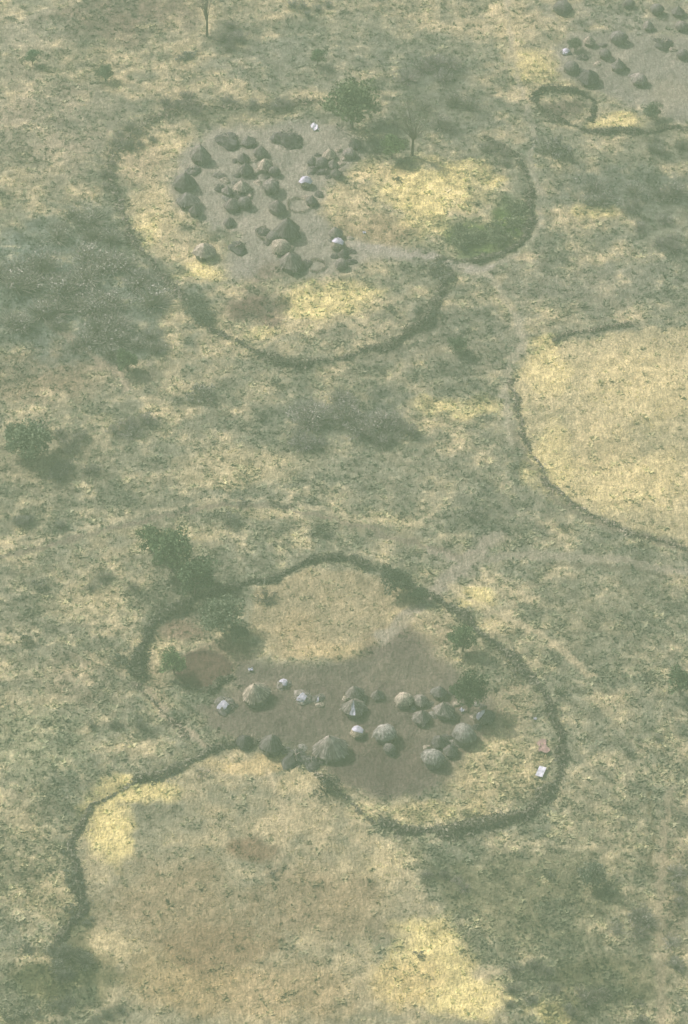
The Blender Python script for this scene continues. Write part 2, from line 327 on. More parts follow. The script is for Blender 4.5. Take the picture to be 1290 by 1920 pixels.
tree(880,1300,70,'dark green tree rising among the huts of the lower village', (.06,.088,.05), 1.5, v=1)
tree(868,1200,62,'green tree along the upper right inside of the lower ring fence', (.08,.12,.06))
tree(1278,1280,66,'dark green tree cut by the right edge, level with the lower village', (.075,.11,.06))
tree(52,830,114,'broad dark green tree near the left edge at mid height', (.085,.115,.07), .65, v=0)
tree(595,107,38,'small lone dark green tree above the upper village', (.075,.12,.065))
tree(60,108,36,'small green tree near the upper left corner', (.08,.14,.08))
tree(197,132,40,'small green tree on the pale ground of the upper left', (.09,.13,.08))
tree(238,675,50,'green tree at the lower right end of the grey thicket', (.075,.115,.06))
tree(1112,1640,60,'grey green round tree in the lower right scrub', (.13,.15,.11))
tree(1225,208,44,'dark green tree inside the top right village yard', (.09,.12,.08), .8)
tree(1078,85,34,'dark tree behind the white draped shelter of the top right village', (.08,.10,.07), .8)
tree(860,648,40,'small dark green tree right of the lower loop of the upper ring fence', (.07,.10,.06), .8)
def sparse_tree(px, py_base, hpx, wpx, label, seed, leafy, col):
    rs = np.random.RandomState(seed); s = ppm(py_base); x, y = G(px, py_base); z = zat(x, y)
    Ht = hpx/s/math.cos(DEP); R = wpx/2/s
    e = link('tree', None, None, (x, y, z)); tag(e, label, 'tree')
    tb = MB(); fork = Ht*.35; tube(tb, (0,0,-.2), (.1,0,fork), .28, .2, (.10,.09,.07), 7); tips = []
    for i in range(16):
        a = rs.uniform(0, 6.28); r = R*rs.uniform(.3, 1); q = np.array([math.cos(a)*r, math.sin(a)*r, Ht*rs.uniform(.6, 1)])
        mid = q*[.45, .45, .72]; tube(tb, (.1,0,fork*rs.uniform(.75, 1)), mid, .12, .07, (.12,.11,.09)); tube(tb, mid, q, .06, .02, (.14,.13,.11), 4); tips.append(q)
        for j in range(4):
            q2 = q+rs.normal(0, .7, 3); tube(tb, mid*.3+q*.7, q2, .03, .01, (.17,.15,.13), 3); tips.append(q2)
    link('trunk', tb.mesh('trunk', M['bark']), e)
    cb = MB()
    for t in tips: leaves(cb, t, .75, leafy or 3, .11, (1,1,1), rs)
    link('crown', cb.mesh('crown', M['leaf']), e, col=col)
sparse_tree(773,292,92,110,'tall thin tree with a see-through crown and visible trunk, upper village edge', 3, 26, (.16,.20,.12))
sparse_tree(388,66,75,22,'thin bare upright tree near the top edge', 5, 4, (.15,.16,.13))
for a in [(612,1478,60,'dark bush beside the bottom left of the lower dark yard',(.045,.056,.042)),
 (430,976,48,'grey green bush standing above the thin curved path, left of centre',(.12,.14,.10)),(515,940,32,'small dark bush touching the thin curved path',DARKG),
 (455,941,28,'small grey bush left of the dark bush on the thin curved path',GREY),(602,995,40,'bush between the thin curved path and the top of the lower ring fence',DARKG),
 (1055,988,32,'small dark bush below the curved edge of the right field',DARKG),(885,965,40,'grey green bush left of the fork of the dirt road',(.13,.15,.11)),
 (520,715,30,'small dark bush under the lower loop of the upper ring fence',DARKG),(1055,1300,32,'small dark green bush just outside the right of the lower ring fence',(.075,.1,.06)),
 (1035,278,78,'wide grey bush below the fence of the top right village',(.11,.13,.10)),(1030,1642,28,'small dark bush left of the grey round tree in the lower right scrub',DARKG),
 (512,1640,26,'small bush at the end of the faint footpath in the brown field',GREY),(380,1448,32,'pale dry bush on the yellow edge below the field fence',(.22,.22,.15)),
 (497,1120,44,'low dark bush inside the top left of the lower ring fence',(.1,.11,.08)),(785,1787,26,'small bush in the bright yellow grass near the bottom',(.14,.15,.10)),
 (745,338,20,'small dark brown brush pile alone on the yellow grass right of the upper village',(.10,.095,.07)),(733,582,26,'small dark bush inside the right bottom of the upper ring fence',DARKG),
 (75,1095,40,'grey bush at the left edge beside the largest green tree, farther left',(.13,.15,.11)),(50,1200,42,'dark green bush near the left edge, level with the fenced pen',DARKG),(380,740,60,'pale grey bush in the open scrub left of centre',(.15,.17,.13))]:
    shrub(a[0], a[1], a[2], a[3], a[4])
AREAS = [(135,545,180,95,34,55,105,(.14,.16,.125),True,'grey thicket left of the upper village','grey nearly leafless shrub in the thicket left of the upper village'),
 (215,640,85,30,8,50,80,(.13,.15,.115),True,'grey thicket lower edge','grey shrub along the lower right edge of the left thicket'),
 (145,430,80,34,8,45,80,(.12,.14,.105),True,'bushes above the grey thicket','grey green bush just above the grey thicket at left'),
 (655,775,85,36,10,60,95,(.13,.145,.115),True,'grey shrubs at the picture centre','large grey leafless shrub in the clump near the centre'),
 (735,815,44,16,5,40,60,(.10,.115,.09),True,'dark shrubs right of the centre clump','dark shrub low on the right of the centre clump'),
 (580,815,36,16,4,44,60,(.12,.135,.11),True,'shrubs left of the centre clump','grey shrub low on the left of the centre clump'),
 (800,132,60,20,6,44,66,(.12,.13,.11),True,'grey shrubs left of the top right village','grey shrub in the row left of the top right village'),
 (1190,365,100,28,9,44,76,(.12,.14,.11),True,'shrubs under the top right village','grey green shrub in the band below the top right village'),
 (1240,450,60,60,6,36,60,(.115,.13,.105),True,'shrubs at the right edge','grey shrub near the right edge above the yellow field'),
 (1235,275,60,16,5,30,50,(.10,.12,.09),True,'shrubs just below the top right fence','small dark shrub just below the top right brush fence'),
 (385,570,34,32,6,34,56,(.09,.12,.08),False,'bushes left of the round brown patch','grey green bush left of the round brown patch'),
 (900,438,62,22,18,30,50,(.10,.135,.075),False,'green bushes of the crescent thicket','muted green bush in the crescent thicket right of the upper village'),
 (962,408,22,34,8,28,44,(.10,.135,.075),False,'green bushes of the crescent thicket','muted green bush in the crescent thicket right of the upper village'),
 (835,505,22,16,4,26,44,(.09,.11,.08),False,'bushes at the fence end','dark bush where the upper ring fence meets the path'),
 (800,580,18,30,4,24,38,(.085,.11,.075),False,'bushes on the right of the upper ring fence','dark bush beside the right bottom of the upper ring fence'),
 (260,255,50,26,6,30,55,(.115,.13,.10),True,'bushes on the upper left rim','dark bush on the upper left rim of the upper village'),
 (203,325,14,40,5,26,48,(.115,.125,.095),True,'bushes on the left rim','grey bush on the left rim of the upper village'),
 (345,195,55,16,6,30,56,(.115,.125,.10),True,'bushes on the top rim, left half','dark bush on the top rim of the upper village, left half'),
 (500,195,90,14,6,28,50,(.12,.135,.11),True,'bushes on the top rim, right half','grey green bush on the top rim of the upper village, right half'),
 (820,215,80,30,6,34,64,(.115,.13,.10),True,'shrubs behind the tall thin tree','grey green shrub behind the tall thin tree'),
 (935,290,36,22,4,26,44,(.12,.135,.1),True,'shrubs right of the tall thin tree','pale shrub between the tall thin tree and the crescent thicket'),
 (430,70,40,26,5,36,56,(.11,.12,.10),True,'shrubs near the thin bare tree','grey shrub right of the thin bare upright tree'),
 (345,104,26,8,3,26,40,(.09,.11,.09),False,'shrubs under the thin bare tree','dark shrub below the thin bare upright tree'),
 (590,15,60,16,5,26,50,(.10,.12,.10),True,'shrubs at the top edge','dark shrub at the top edge of the picture'),
 (100,835,60,56,6,34,56,(.11,.125,.095),True,'bushes around the broad dark tree','bush beside the broad dark green tree at left'),
 (135,905,46,34,5,30,55,(.115,.13,.10),True,'shrubs below the broad dark tree','grey shrub below the broad dark green tree at left'),
 (260,805,60,30,5,34,60,(.125,.14,.11),True,'shrubs left of centre','pale grey shrub between the broad dark tree and the centre'),
 (75,985,50,16,4,30,50,(.10,.12,.095),True,'bushes by the left end of the curved path','dark bush above the left end of the thin curved path'),
 (210,1090,70,16,4,28,48,(.11,.125,.09),True,'bushes left of the big leaning trees','grey green bush left of the largest green trees'),
 (240,1225,16,34,4,26,44,(.095,.12,.08),False,'bushes on the left of the lower ring fence','dark bush against the left side of the lower ring fence'),
 (215,1350,70,14,5,22,40,(.10,.12,.085),True,'low bushes above the field fence','low green bush in the row above the field fence'),
 (135,1620,18,50,6,24,42,(.085,.11,.075),False,'bushes on the left field fence','green bush growing along the left side of the field fence'),
 (150,1715,24,30,4,26,46,(.08,.1,.07),False,'bushes at the end of the field fence','dark bush at the bottom end of the field fence'),
 (95,1800,66,34,10,30,60,(.085,.105,.075),True,'dark thicket in the lower left corner','dark green bush in the lower left corner thicket'),
 (170,1885,60,26,6,30,56,(.085,.105,.075),True,'dark thicket at the bottom edge','dark green bush at the bottom edge left of the brown field'),
 (30,1890,34,24,3,30,50,(.09,.11,.07),False,'bushes in the bottom left corner','green bush right in the bottom left corner'),
 (1190,1740,56,40,7,34,66,(.125,.14,.105),True,'grey shrubs in the lower right','grey leafless shrub in the lower right scrub'),
 (1268,1665,20,40,3,36,56,(.14,.155,.12),True,'shrubs at the lower right edge','pale grey shrub at the right edge near the bottom'),
 (1265,1780,26,30,3,36,60,(.14,.155,.12),True,'shrubs in the lower right corner','pale grey shrub near the lower right corner'),
 (1000,1840,100,60,9,26,50,(.095,.11,.08),True,'bushes right of the bright yellow grass','dark bush right of the bright yellow grass at the bottom'),
 (1150,1880,110,34,7,28,52,(.10,.11,.08),True,'shrubs along the bottom right edge','grey brown shrub along the bottom right edge'),
 (900,1640,110,50,4,20,38,(.12,.13,.10),True,'bushes under the lower ring fence','small bush in the scrub under the lower ring fence'),
 (1200,1340,60,90,5,24,44,(.11,.13,.09),True,'bushes right of the lower ring fence','small green bush in the scrub right of the lower ring fence'),
 (1160,1120,100,40,4,22,42,(.11,.125,.095),True,'bushes under the right field','small bush in the scrub below the right field'),
 (760,690,110,30,4,20,40,(.13,.14,.11),True,'shrubs between village and centre clump','grey shrub between the upper village and the centre clump'),
 (920,1210,40,30,4,24,40,(.09,.115,.075),False,'bushes on the upper right of the lower ring fence','bush against the upper right of the lower ring fence'),
 (1215,1700,20,8,2,20,28,(.08,.09,.07),False,'dark bushes by the right track','tiny dark bush left of the track at lower right')]
nsh = 20
for cx, cy, rx, ry, n, w0, w1, col_, thin, grp, lb in AREAS:
    for i in range(n):
        if nsh >= 299: break
        a = random.uniform(0, 6.28); r = math.sqrt(random.random()); nsh += 1
        shrub(cx+math.cos(a)*r*rx, cy+math.sin(a)*r*ry, random.uniform(w0, w1), lb, col_, grp, thin, .75)
# ------------------------------------------------------------------ brush fences
def fence(pts, wid, hgt, per, label, col_, name='brush_fence', seed=0, cat='fence', patch=.5, lo=.22):
    rs = np.random.RandomState(seed+300); W = [G(*p) for p in pts]
    P = np.array(W); d = np.concatenate([[0], np.cumsum(np.hypot(*np.diff(P, axis=0).T))]); L = d[-1]
    n = int(L*per); t = rs.uniform(0, L, n)
    tt = np.linspace(0, L, max(8, int(L/2))); sx = np.interp(tt, d, P[:, 0]); sy = np.interp(tt, d, P[:, 1])
    for _ in range(2):
        sx[1:-1] = (sx[:-2]+sx[1:-1]*2+sx[2:])/4; sy[1:-1] = (sy[:-2]+sy[1:-1]*2+sy[2:])/4
    q = fbm(t, t*0, 4.2, 90+seed, 4); keep = rs.rand(n) < np.clip(1-patch+(q-.38)*4.5, lo, 1); t, q = t[keep], q[keep]; n = len(t)
    lum = np.clip(.35+(q-.35)*3.2, .35, 1.6)
    off = rs.normal(0, wid*.38, n)*lum*np.where(rs.rand(n) < .18, 2.3, 1)
    cx = np.interp(t, tt, sx); cy = np.interp(t, tt, sy); ang = np.arctan2(np.interp(t, tt, np.gradient(sy)), np.interp(t, tt, np.gradient(sx)))
    cx = cx-np.sin(ang)*off+(vn(t/3, t*0, 7)-.5)*1.6; cy = cy+np.cos(ang)*off+(vn(t/3, t*0+5, 8)-.5)*1.6
    cz = height(cx, cy)+np.abs(rs.uniform(0, 1, n))*hgt*lum*np.exp(-(off/wid)**2*1.5)
    c = np.stack([cx, cy, cz], -1)
    a = rs.normal(0, 1, (n, 3))*[1, 1, .6]; a /= np.linalg.norm(a, axis=1)[:, None]
    b = np.cross(a, rs.normal(0, 1, (n, 3))); b /= np.linalg.norm(b, axis=1)[:, None]
    s = rs.uniform(.18, .5, (n, 1)); a *= s; b *= s*.32
    v = np.stack([c-a, c-b, c+a, c+b], 1).reshape(-1, 3)
    tone = (.65+1.2*fbm(t, t*0+3, 5, 130+seed, 3))[:, None]
    cl = np.repeat(np.array(col_)*tone*rs.uniform(.55, 1.5, (n, 1)), 4, 0)
    mb = MB(); x0, y0 = W[0]; z0 = zat(x0, y0); v = v-[x0, y0, z0]
    mb.add(v, np.arange(4*n).reshape(-1, 4), cl)
    o = link(name, mb.mesh(name, M['leaf']), None, (x0, y0, z0)); tag(o, label, cat)
FC = (.14,.155,.105); FD = (.10,.118,.08); FT = (.20,.205,.14)
fence(F1, 1.3, 1.2, 100, 'thorn brush fence forming the top left arc around the lower village', FD, seed=1, patch=.15, lo=.6)
fence([(258,1275),(275,1310),(310,1350),(350,1380)], .7, .4, 35, 'thin worn brush line closing the lower left of the lower village', FT, seed=2)
fence(F3, 1.35, .9, 85, 'long thorn brush fence curving round the right and bottom of the lower village', FC, seed=3, patch=.2, lo=.65)
fence([(715,1548),(665,1520),(620,1480),(585,1440)], .8, .5, 40, 'low brush line between the lower dark yard and the brown field', FT, seed=4)
fence([(440,1262),(430,1282),(390,1300),(345,1297),(315,1276)], .7, .6, 80, 'small curved brush fence around the brown livestock pen', FC, seed=5)
fence(F6, .8, .7, 60, 'long brush fence bounding the brown field from the lower village to the left', FC, seed=6)
fence(F7, 1.1, .9, 70, 'thorn brush fence forming the bottom loop of the upper village', FC, seed=7)
fence(F8, .9, .8, 60, 'brush fence along the outer side of the green crescent thicket', FC, seed=8)
fence(F9, 1.6, .6, 45, 'loose overgrown brush fence over the upper left rim of the upper village', FT, seed=9, patch=.75)
fence(F10, 1.4, .6, 40, 'overgrown brush fence down the left side of the upper village', (.18,.19,.14), seed=10, patch=.7, lo=.35)
fence([(1040,636),(1100,622),(1180,606)], .6, .5, 50, 'short straight brush line above the right field', FT, seed=11)
fence([(1002,178),(1040,169),(1078,172),(1108,184),(1120,205),(1100,226)], .8, .8, 80, 'curved brush fence of the pen beside the top right village', FD, seed=12)
fence(F13, 1.0, .8, 85, 'long brush fence sweeping under the top right village to the right edge', FC, seed=13, patch=.3)
fence([(962,705),(968,790),(995,860),(1040,925),(1100,968),(1200,1005),(1320,1035)], .6, .3, 30, 'sparse brush line along the curved edge of the right field', FT, seed=14)
# ------------------------------------------------------------------ huts
def prof(kind, t):
    if kind == 'cone': return t**1.02, (1-t)*(1+.14*np.sin(t*3.14))
    if kind == 'bell': return t**1.0, (1-t)**1.15
    return np.sin(t*1.5)**.95, (.6*np.cos(t*1.5)**1.1+.4*(1-t))*.95+.01
def roofmesh(seed, kind):
    rs = np.random.RandomState(seed); mb = MB(); k, R = 40, 10
    ph = rs.uniform(0, 6.28, 4); am = rs.uniform(.02, .065, 4)
    an = np.arange(k)*2*math.pi/k
    def surf(t, a):
        w = 1+am[0]*np.sin(2*a+ph[0])+am[1]*np.sin(3*a+ph[1])+am[2]*np.sin(5*a+ph[2])
        r, z = prof(kind, t)
        return r*w*np.cos(a), r*w*np.sin(a), z+am[3]*t*np.sin(2*a+ph[3])
    streak = rs.uniform(.7, 1.3, k)
    vs = []; cs = []
    for j in range(R):
        t = .03+.97*j/(R-1); x, y, z = surf(t, an)
        jit = rs.uniform(-.028, .028, k); st_ = .03*(j % 2)
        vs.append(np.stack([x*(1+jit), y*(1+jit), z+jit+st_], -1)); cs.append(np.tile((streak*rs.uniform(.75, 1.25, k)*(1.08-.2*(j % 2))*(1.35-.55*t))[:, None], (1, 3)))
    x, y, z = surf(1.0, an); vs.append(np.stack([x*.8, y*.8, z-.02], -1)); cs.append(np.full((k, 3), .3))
    f = []
    for j in range(R):
        for i in range(k): f.append([j*k+i, (j+1)*k+i, (j+1)*k+(i+1) % k, j*k+(i+1) % k])
    mb.add(np.vstack(vs), f, np.vstack(cs))
    n = 120; a = rs.uniform(0, 6.28, n); t0 = rs.uniform(.1, .8, n); t1 = np.minimum(t0+rs.uniform(.15, .4, n), 1.14); w = .016+.024*t1
    def pt(t, a, o):
        x, y, z = surf(np.minimum(t, 1.0), a); e = np.maximum(t, 1.0); return np.stack([x*(1+o)*e, y*(1+o)*e, z+.035-(e-1)*.8], -1)
    v = np.stack([pt(t0, a-w, 0), pt(t1, a-w, .02), pt(t1, a+w, .02), pt(t0, a+w, 0)], 1).reshape(-1, 3)
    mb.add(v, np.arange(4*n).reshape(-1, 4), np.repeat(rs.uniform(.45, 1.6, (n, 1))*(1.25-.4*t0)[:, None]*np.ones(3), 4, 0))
    return mb.mesh('roof', M['thatch'])
ROOF = {'cone': [roofmesh(i, 'cone') for i in (1, 2, 3, 8)], 'bell': [roofmesh(i, 'bell') for i in (4, 5, 9)], 'dome': [roofmesh(i, 'dome') for i in (6, 7, 10)]}
def wallmesh(seed):
    rs = np.random.RandomState(seed); mb = MB(); k = 48; an = np.arange(k)*2*math.pi/k
    r = .78+.018*(np.arange(k) % 2)+rs.uniform(-.01, .01, k); vs = []; cs = []
    for z in (-.15, .5, 1.05): vs.append(np.stack([np.cos(an)*r, np.sin(an)*r, np.full(k, z)], -1)); cs.append(rs.uniform(.7, 1.2, (k, 1))*np.ones(3))
    f = [[j*k+i, j*k+(i+1) % k, (j+1)*k+(i+1) % k, (j+1)*k+i] for j in range(2) for i in range(k)]
    mb.add(np.vstack(vs), f, np.vstack(cs)); return mb.mesh('wall', M['mud'])
WALL = [wallmesh(i) for i in range(2)]
def box(mb, x0, x1, y0, y1, z0, z1, c):
    v = [(x, y, z) for x in (x0, x1) for y in (y0, y1) for z in (z0, z1)]
    mb.add(v, [[0,1,3,2],[4,6,7,5],[0,4,5,1],[2,3,7,6],[0,2,6,4],[1,5,7,3]], np.array(c))
mb = MB(); box(mb, .76, .815, -.17, .17, 0, .86, (.03,.028,.025)); DOORWAY_SHADE = mb.mesh('doorway_shade', M['dark'])  # dark slab on the wall, painted as the shade inside an open doorway
mb = MB(); box(mb, .77, .84, -.22, -.172, -.02, .93, (.2,.17,.13)); box(mb, .77, .84, .172, .22, -.02, .93, (.2,.17,.13)); box(mb, .77, .845, -.171, .171, .865, .93, (.2,.17,.13)); FRAME = mb.mesh('door_frame', M['bark'])
mb = MB(); tube(mb, (0,0,-.05), (.01,0,.06), .08, .05, (.9,.9,.9), 7); tube(mb, (.01,0,.05), (.02,.01,.15), .05, .01, (.8,.8,.8), 7); KNOT = mb.mesh('topknot', M['thatch'])
def tarpmesh(seed, a0, a1, t0, t1, kind, lift):
    rs = np.random.RandomState(seed); mb = MB(); m = 9; ph = rs.uniform(0, 6, 3)
    v = []
    for i in range(m):
        for j in range(m):
            a = a0+(a1-a0)*i/(m-1)+rs.uniform(-.08, .08); edge = 1+.28*math.sin(2*a+ph[0])*(j/(m-1))+.16*math.sin(5*a+ph[1])*(j/(m-1))
            t = min(1, max(.02, (t0+(t1-t0)*j/(m-1))*edge+rs.uniform(-.04, .04)))
            r, z = prof(kind, t); z += lift+rs.uniform(-.05, .09); v.append((r*math.cos(a)*(1.04+lift*.4), r*math.sin(a)*(1.04+lift*.4), z))
    mb.add(v, [[i*m+j, i*m+j+1, (i+1)*m+j+1, (i+1)*m+j] for i in range(m-1) for j in range(m-1)], np.array((1,1,1.)))
    return mb.mesh('tarp', M['cloth'])
TP = {'cap': (0, 6.2, .03, .5), 'full': (0, 6.28, .03, .78), 'side': (-2.5, -.7, .05, .85), 'strip': (-1.9, -1.4, .1, .95), 'left': (2.4, 3.8, .2, .9)}
TARP = {(n, k): tarpmesh(i*3+j, *p, k if k != 'rag' else 'dome', .1 if k != 'rag' else .22) for i, (n, p) in enumerate(TP.items()) for j, k in enumerate(('cone', 'bell', 'dome', 'rag'))}
TONE = {'l': (.335,.345,.245), 'm': (.22,.235,.185), 'd': (.145,.16,.13), 'k': (.085,.097,.082), 'y': (.41,.41,.27), 'g': (.22,.25,.20)}
WH = (.60,.70,.72)
def hut(px, py, w, kind, tone, label, tarp=None, group=None, wh=1.05, rh=None, name='thatched_hut'):
    w = w*.97; R = w/2/ppm(py); hr = R*(rh or {'cone': 1.06, 'bell': 1.12, 'dome': .95}[kind])*random.uniform(.82, 1.14); wh = min(wh, R*.55)
    x, y = G(px, py, wh*.8+hr*.35); z = zat(x, y)
    e = link(name, None, None, (x, y, z)); e.empty_display_size = .5; tag(e, label, 'hut', group)
    rz = random.uniform(0, 6.28); kk = random.uniform(.85, 1.25); tc = tuple(c*kk for c in TONE[tone]); k = .9
    link('wall', random.choice(WALL), e, rz=rz, sc=(R, R, wh), col=tuple(c*k for c in TONE['m']))
    da = random.choice([-1.57, -1.2, -2.0, -.6, -2.6, 0.3, 3.0]); f = link('doorway_shade', DOORWAY_SHADE, e, rz=da, sc=(R, R, wh)); g = link('door_frame', FRAME, f)
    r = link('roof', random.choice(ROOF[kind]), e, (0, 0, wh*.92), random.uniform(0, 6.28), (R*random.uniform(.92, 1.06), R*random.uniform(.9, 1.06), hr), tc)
    r.rotation_euler.x = random.uniform(-.1, .1); r.rotation_euler.y = random.uniform(-.1, .1)
    if kind != 'dome': link('topknot', KNOT, r, (0, 0, .97), col=tuple(c*.9 for c in tc))
    if tarp: link('tarp', TARP[(tarp, kind)], e, (0, 0, wh*.92+.03), 0, (R*1.03, R*1.03, hr), WH)
    return e
def ragmesh(seed):
    rs = np.random.RandomState(seed); mb = MB(); k = 22; an = np.arange(k)*2*math.pi/k; vs = []; cs = []; R = 7
    p = rs.uniform(0, 6.28, 3)
    for j in range(R):
        t = j/(R-1); rr = math.sin(.12+t*1.45)*(1+.2*np.sin(an*2+p[0])+.12*np.sin(an*3+p[1])); z = (1-t**1.4)*(.72+.22*np.sin(an+p[2]))
        jt = rs.uniform(-.1, .1, k); vs.append(np.stack([np.cos(an)*rr*(1+jt), np.sin(an)*rr*(1+jt), z+jt*.9], -1)); cs.append(rs.uniform(.4, 1.7, (k, 1))*np.ones(3))
    f = [[j*k+i, (j+1)*k+i, (j+1)*k+(i+1) % k, j*k+(i+1) % k] for j in range(R-1) for i in range(k)]
    mb.add(np.vstack(vs), f, np.vstack(cs)); leaves(mb, np.array([0, 0, .35]), 1.05, 110, .11, (1.2,1.2,1.2), rs, .6)
    return mb.mesh('brush_cover', M['thatch'])
RAG = [ragmesh(i) for i in range(5)]
POLE = []
for i in range(4):
    mb = MB(); rs = np.random.RandomState(i+7); a = rs.uniform(0, 6.28)
    tube(mb, (math.cos(a)*.85, math.sin(a)*.85, -.05), (math.cos(a+2.8)*.35, math.sin(a+2.8)*.35, 1.12), .045, .03, (.44,.44,.34), 5); POLE.append(mb.mesh('pole', M['bark']))
def shelter(px, py, w, tone, label, tarp=None, hs=.8, group=None, name='stick_shelter', cat='shelter', poles=3):
    R = w/2/ppm(py)*.95; x, y = G(px, py, R*hs*.45); e = link(name, None, None, (x, y, zat(x, y)), random.uniform(0, 6.28)); tag(e, label, cat, group)
    link('brush_cover', random.choice(RAG), e, sc=(R, R, R*hs), col=TONE[tone])
    for q in random.sample(POLE, poles): link('pole', q, e, sc=(R, R, R*hs))
    if tarp: link('tarp', TARP[(tarp, 'rag')], e, (0, 0, 0), -e.rotation_euler.z, (R*.8, R*.8, R*hs), WH)
for a in [
 (375,287,42,'cone','m','pointed grey hut standing alone at the upper left of the upper village'),
 (346,336,48,'cone','d','broad dark hut at the left end of the upper village'),
 (352,370,44,'cone','d','dark hut just below the broad dark hut at the left end'),
 (366,390,28,'bell','d','small dark hut tucked under the left pair of dark huts'),
 (466,260,28,'bell','d','small dark hut beside the long low shelter at the top of the upper village'),
 (488,282,28,'cone','m','grey hut below the small dark hut at the top of the upper village'),
 (456,292,26,'bell','d','narrow dark hut left of the grey hut in the upper cluster'),
 (460,314,30,'cone','d','dark hut in the middle of the upper left cluster'),
 (497,306,32,'cone','l','pale topped hut with a shaded side, right of the middle of the upper left cluster'),
 (514,318,24,'dome','d','small dark dome right of the upper left cluster'),
 (508,346,34,'dome','m','broad hut halfway down the centre of the upper village'),
 (453,346,32,'cone','l','pale topped hut above the crowded group in the left centre'),
 (426,354,24,'bell','m','small hut on the left of the crowded group'),
 (436,378,34,'cone','m','grey hut at the lower left of the crowded group'),
 (458,376,30,'dome','d','dark hut at the lower right of the crowded group'),
 (430,410,24,'bell','d','small dark hut alone below the crowded group'),
 (520,383,36,'cone','m','grey hut touching the left side of the round stick pen'),
 (584,372,26,'bell','d','small dark hut at the upper right of the round stick pen'),
 (538,424,54,'cone','d','largest cone hut in the upper village, dark, below the round stick pen'),
 (512,440,28,'dome','d','small dark hut in the lower left shade of the largest cone hut'),
 (527,460,38,'dome','l','pale rounded hut between the largest cone hut and the lower pen'),
 (546,487,48,'cone','m','large grey hut left of the lower open pen'),
 (383,465,44,'cone','l','pale low hut on yellow grass at the lower left of the upper village'),
 (618,285,28,'cone','l','pale hut at the top of the right hand cluster of the upper village'),
 (603,301,28,'dome','d','dark hut in the middle of the right hand cluster of the upper village'),
 (624,304,24,'bell','m','grey hut touching the right of the middle of the right hand cluster'),
 (586,300,24,'cone','d','dark hut at the left end of the right hand cluster of the upper village'),
 (630,322,24,'bell','d','small dark hut at the lower right of the right hand cluster'),
 (655,285,28,'dome','m','grey hut near the lower left of the dark hut under the large round tree'),
 (666,267,28,'cone','d','dark hut nearest under the large round tree'),
 (630,430,28,'cone','m','small grey hut at the top of the lower right row of the upper village'),
 (644,474,24,'cone','d','small dark hut below the white capped hut'),
 (640,494,28,'dome','m','grey hut at the bottom of the lower right row of the upper village')]:
    hut(*a)
hut(634,455,28,'dome','l','small hut with a white cap in the lower right row of the upper village','cap')
hut(573,337,25,'dome','l','small round hut covered in a bright white sheet, upper village centre','full')
for a in [(427,260,50,'k','long low dark brush shelter at the top left of the upper village',None,.5),
 (538,256,52,'k','wide black brush shelter at the top of the upper village',None,.75),
 (552,270,26,'d','small brush shelter at the lower right foot of the wide black shelter',None,.7),
 (362,318,28,'d','brush shelter between the lone pointed hut and the broad dark hut',None,.7),
 (412,328,22,'d','small dark brush heap left of the upper left cluster',None,.7),
 (412,350,22,'k','small black brush heap left of the crowded group',None,.7),
 (448,362,26,'k','black brush shelter squeezed in the middle of the crowded group',None,.7),
 (446,460,36,'k','wide dark shelter with a ragged roof above the brown path, upper village',None,.8),
 (585,316,24,'d','ragged brush shelter at the lower left of the right hand cluster',None,.8),
 (610,320,24,'k','black brush heap at the bottom of the right hand cluster',None,.7),
 (657,488,24,'k','dark brush heap right of the lower right row of huts',None,.6),
 (492,432,28,'k','dark brush lean-to left of the largest cone hut',None,.6),
 (575,494,24,'k','brush heap on the left rim of the lower open pen',None,.6)]: shelter(*a)
def clut(spots, grp, lb):
    for px, py in spots: shelter(px, py, random.uniform(12, 21), random.choice('kdldlgk'), lb, None, .6, grp, 'brush_heap', 'brush heap', 1)
clut([(441,300),(474,298),(470,326),(446,326),(482,318),(440,340),(468,352),(424,368),(446,392),(466,362),(500,330),(520,362),(476,272),(484,340),(420,336)], 'brush heaps among the upper left huts', 'small brush heap among the crowded huts on the left of the upper village')
clut([(596,288),(612,310),(640,306),(598,322),(676,278),(646,296),(598,360),(574,368),(592,382),(634,280),(640,318),(616,330)], 'brush heaps among the right hand huts', 'small brush heap among the right hand huts of the upper village')
clut([(556,440),(500,452),(545,462),(565,505),(520,476),(656,442),(622,446),(660,470),(628,480),(652,460)], 'brush heaps among the lower huts of the upper village', 'small brush heap among the lowest huts of the upper village')
clut([(806,1320),(812,1340),(848,1345),(858,1322),(890,1345),(905,1328),(800,1400),(838,1384),(850,1392),(895,1365),(776,1326),(845,1300),(862,1300),(895,1322),(835,1424),(860,1398)], 'brush heaps among the right hand huts of the lower village', 'small brush heap among the right hand huts of the lower village')
clut([(650,1310),(680,1312),(680,1330),(600,1322),(536,1404),(568,1400),(600,1430),(440,1322),(735,1412),(440,1388),(528,1396)], 'brush heaps among the left hand huts of the lower village', 'small brush heap among the left and middle huts of the lower village')
clut([(1130,85),(1146,110),(1175,78),(1172,128),(1090,132),(1120,118),(1260,90),(1232,72),(1185,140)], 'brush heaps of the top right village', 'small brush heap among the huts of the top right village')
